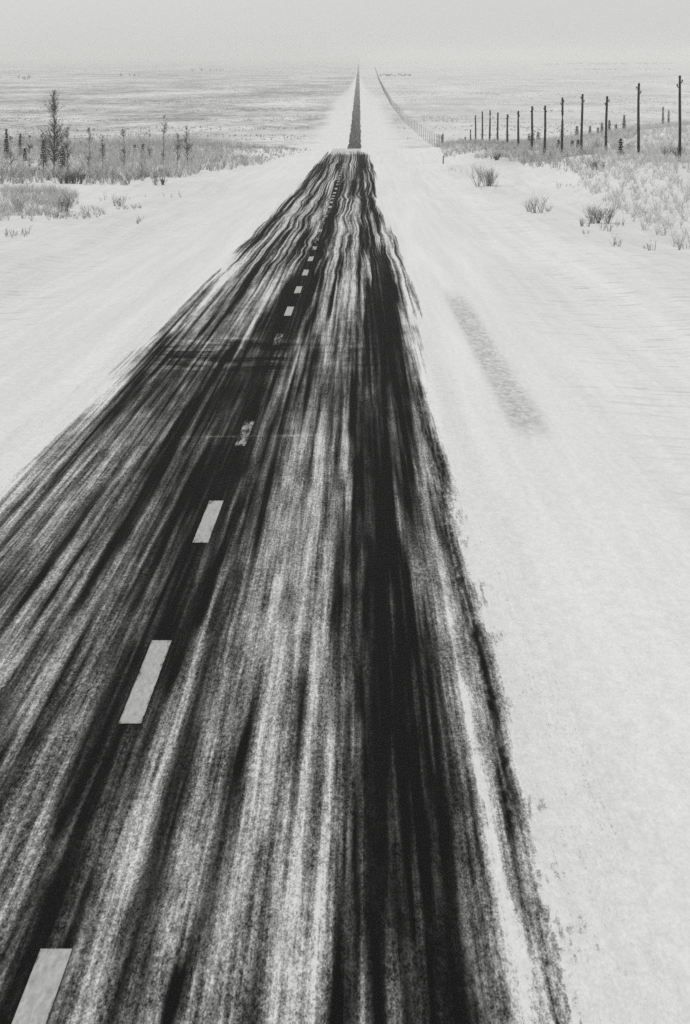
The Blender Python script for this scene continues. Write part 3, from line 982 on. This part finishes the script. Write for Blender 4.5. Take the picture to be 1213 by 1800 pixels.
for i, (px, top, d, lab) in enumerate(POLES):
    x = at_depth(px, d)
    zt = CAM_H - (top - HOR) * d / 5412.
    base = gv(x, d)
    h = zt - base.z
    p = empty('telegraph_pole', base)
    tag(p, lab, 'telegraph pole', 'telegraph poles beside the highway')
    pts, rad = post_parts(h, (random.uniform(-.008, .008), random.uniform(-.01, .01)), i, .13 + .012 * min(i, 6))
    link('post', mesh_py('post', [tube(pts, rad, 9)]), M_POST, p)
    if i < 9:
        tx, ty = pts[-1][0], pts[-1][1]
        for s, dz in ((1, .42), (-1, .78)) if i % 2 == 0 else ((-1, .40), (1, .80)):
            zz = h - dz
            br = tube([(tx, ty, zz - .10), (tx + s * .17, ty, zz - .05), (tx + s * .20, ty, zz + .06)], [.05, .045, .035], 6)
            b = link('bracket', mesh_py('bracket', [br]), M_POST, p)
            ins = tube([(tx + s * .20, ty, zz + .04), (tx + s * .20, ty, zz + .07), (tx + s * .20, ty, zz + .11), (tx + s * .20, ty, zz + .18), (tx + s * .20, ty, zz + .20)],
                       [.06, .085, .06, .065, .025], 8)
            link('insulator', mesh_py('insulator', [ins]), M_GLASS, b)
        cap = tube([(tx, ty, h - .02), (tx, ty, h + .06), (tx, ty, h + .12)], [rad[-1] * 1.25, rad[-1] * 1.15, .02], 9)
        link('pole_cap', mesh_py('pole_cap', [cap]), M_POST, p)

# the same line going on across the plain
pts, rad = post_parts(6.8, (.004, 0), 99, .125)
far_me = mesh_py('far_pole', [tube(pts, rad, 5)])
far_me.materials.append(M_POST)
d = 1040.
n = 0
while n < 270:
    x = float(np.interp(d, [1040, 1210, 1400, 1584, 1842, 2180, 2863, 3770, 5525, 12500], [29, 33, 36, 36.4, 34, 31.5, 30.2, 31.7, 36, 63]))
    o = bpy.data.objects.new('telegraph_pole', far_me)
    COL.objects.link(o)
    o.location = gv(x, d)
    o.rotation_euler = (random.uniform(-.012, .012), random.uniform(-.012, .012), random.uniform(0, 6))
    o.scale = (1, 1, random.uniform(.9, 1.08))
    tag(o, 'tiny distant telegraph pole in the dense line running off to the hazy horizon', 'telegraph pole', 'distant telegraph poles across the plain')
    d += 37.
    n += 1

# short marker post on the snow
x, d = hit(779, 288, hi=640.)
mp = empty('marker_post', gv(x, d))
tag(mp, 'short dark marker post alone in the snow left of the scrub', 'post')
h = 14 * d / 5400.
link('post', mesh_py('post', [tube([(0, 0, -.2), (.01, 0, h * .5), (.03, 0, h)], [.075, .07, .065], 8)]), M_POST, mp)
link('post_cap', mesh_py('post_cap', [tube([(.03, 0, h - .01), (.03, 0, h + .05), (.03, 0, h + .09)], [.09, .085, .03], 8)]), M_SNOWCAP, mp)

# ------------------------------------------------------------------ haze
HT = 34.
me = mesh_py('haze', [([(-9800, -80, -50), (9800, -80, -50), (9800, 46000, -50), (-9800, 46000, -50),
                        (-9800, -80, HT), (9800, -80, HT), (9800, 46000, HT), (-9800, 46000, HT)],
                       [(3, 2, 1, 0), (4, 5, 6, 7), (0, 1, 5, 4), (1, 2, 6, 5), (2, 3, 7, 6), (3, 0, 4, 7)])], False)
HM = NT('cold_haze')
v = HM.n('ShaderNodeVolumePrincipled')
v.inputs['Color'].default_value = (.945, .945, .935, 1)
v.inputs['Density'].default_value = 1.1e-4
v.inputs['Anisotropy'].default_value = 0.
HM.l(v.outputs[0], HM.out.inputs['Volume'])
hz = link('haze', me, HM.m)
tag(hz, 'thin cold haze lying over the whole plain', 'haze', kind='stuff')

# ------------------------------------------------------------------ light
SUN_EL, SUN_AZ = math.radians(38), math.radians(-35)       # azimuth from +Y towards +X
w = bpy.data.worlds.new('World')
scene.world = w
w.use_nodes = True
nt = w.node_tree
nt.nodes.clear()
sky = nt.nodes.new('ShaderNodeTexSky')
sky.sky_type = 'NISHITA'
sky.sun_disc = False
sky.sun_elevation = SUN_EL
sky.sun_rotation = SUN_AZ
sky.air_density, sky.dust_density, sky.ozone_density = 1., 3., 1.
bw = nt.nodes.new('ShaderNodeRGBToBW')
bg = nt.nodes.new('ShaderNodeBackground')
bg.inputs['Strength'].default_value = .13
ow = nt.nodes.new('ShaderNodeOutputWorld')
nt.links.new(sky.outputs[0], bw.inputs[0])
tint = nt.nodes.new('ShaderNodeMix')
tint.data_type = 'RGBA'
tint.blend_type = 'MULTIPLY'
tint.inputs['Factor'].default_value = 1.
cloud = nt.nodes.new('ShaderNodeMix')                      # an even layer of high cloud veils most of the clear sky
cloud.data_type = 'FLOAT'
cloud.inputs['Factor'].default_value = .82
nt.links.new(bw.outputs[0], cloud.inputs['A'])
cloud.inputs['B'].default_value = 4.7
nt.links.new(cloud.outputs['Result'], tint.inputs['A'])
tint.inputs['B'].default_value = (1, .999, .985, 1)
nt.links.new(tint.outputs['Result'], bg.inputs['Color'])
nt.links.new(bg.outputs[0], ow.inputs[0])

sl = bpy.data.lights.new('sun', 'SUN')
sl.energy = 1.0
sl.angle = math.radians(14)
sl.color = (1, .998, .99)
so = bpy.data.objects.new('sun', sl)
COL.objects.link(so)
sd = Vector((math.sin(SUN_AZ) * math.cos(SUN_EL), math.cos(SUN_AZ) * math.cos(SUN_EL), math.sin(SUN_EL)))
so.rotation_euler = sd.to_track_quat('Z', 'Y').to_euler()
so.location = (0, 0, 40)

# ------------------------------------------------------------------ camera
cd = bpy.data.cameras.new('camera')
cam = bpy.data.objects.new('camera', cd)
COL.objects.link(cam)
cam.location = (0, 0, CAM_H)
cam.rotation_euler = CAM_R.to_euler()
cd.sensor_fit = 'VERTICAL'
cd.sensor_height = 36.
cd.sensor_width = 24.
cd.lens = F / PH * 36.
cd.clip_start, cd.clip_end = .5, 120000.
cd.dof.use_dof = True
cd.dof.focus_distance = 110.
cd.dof.aperture_fstop = 14.
scene.camera = cam

scene.view_settings.view_transform = 'Standard'
scene.view_settings.look = 'None'
scene.view_settings.exposure = .15
scene.view_settings.gamma = 1.
scene.view_settings.use_curve_mapping = False
scene.cycles.max_bounces = 5
scene.cycles.diffuse_bounces = 3
scene.cycles.volume_bounces = 2
scene.cycles.use_denoising = False
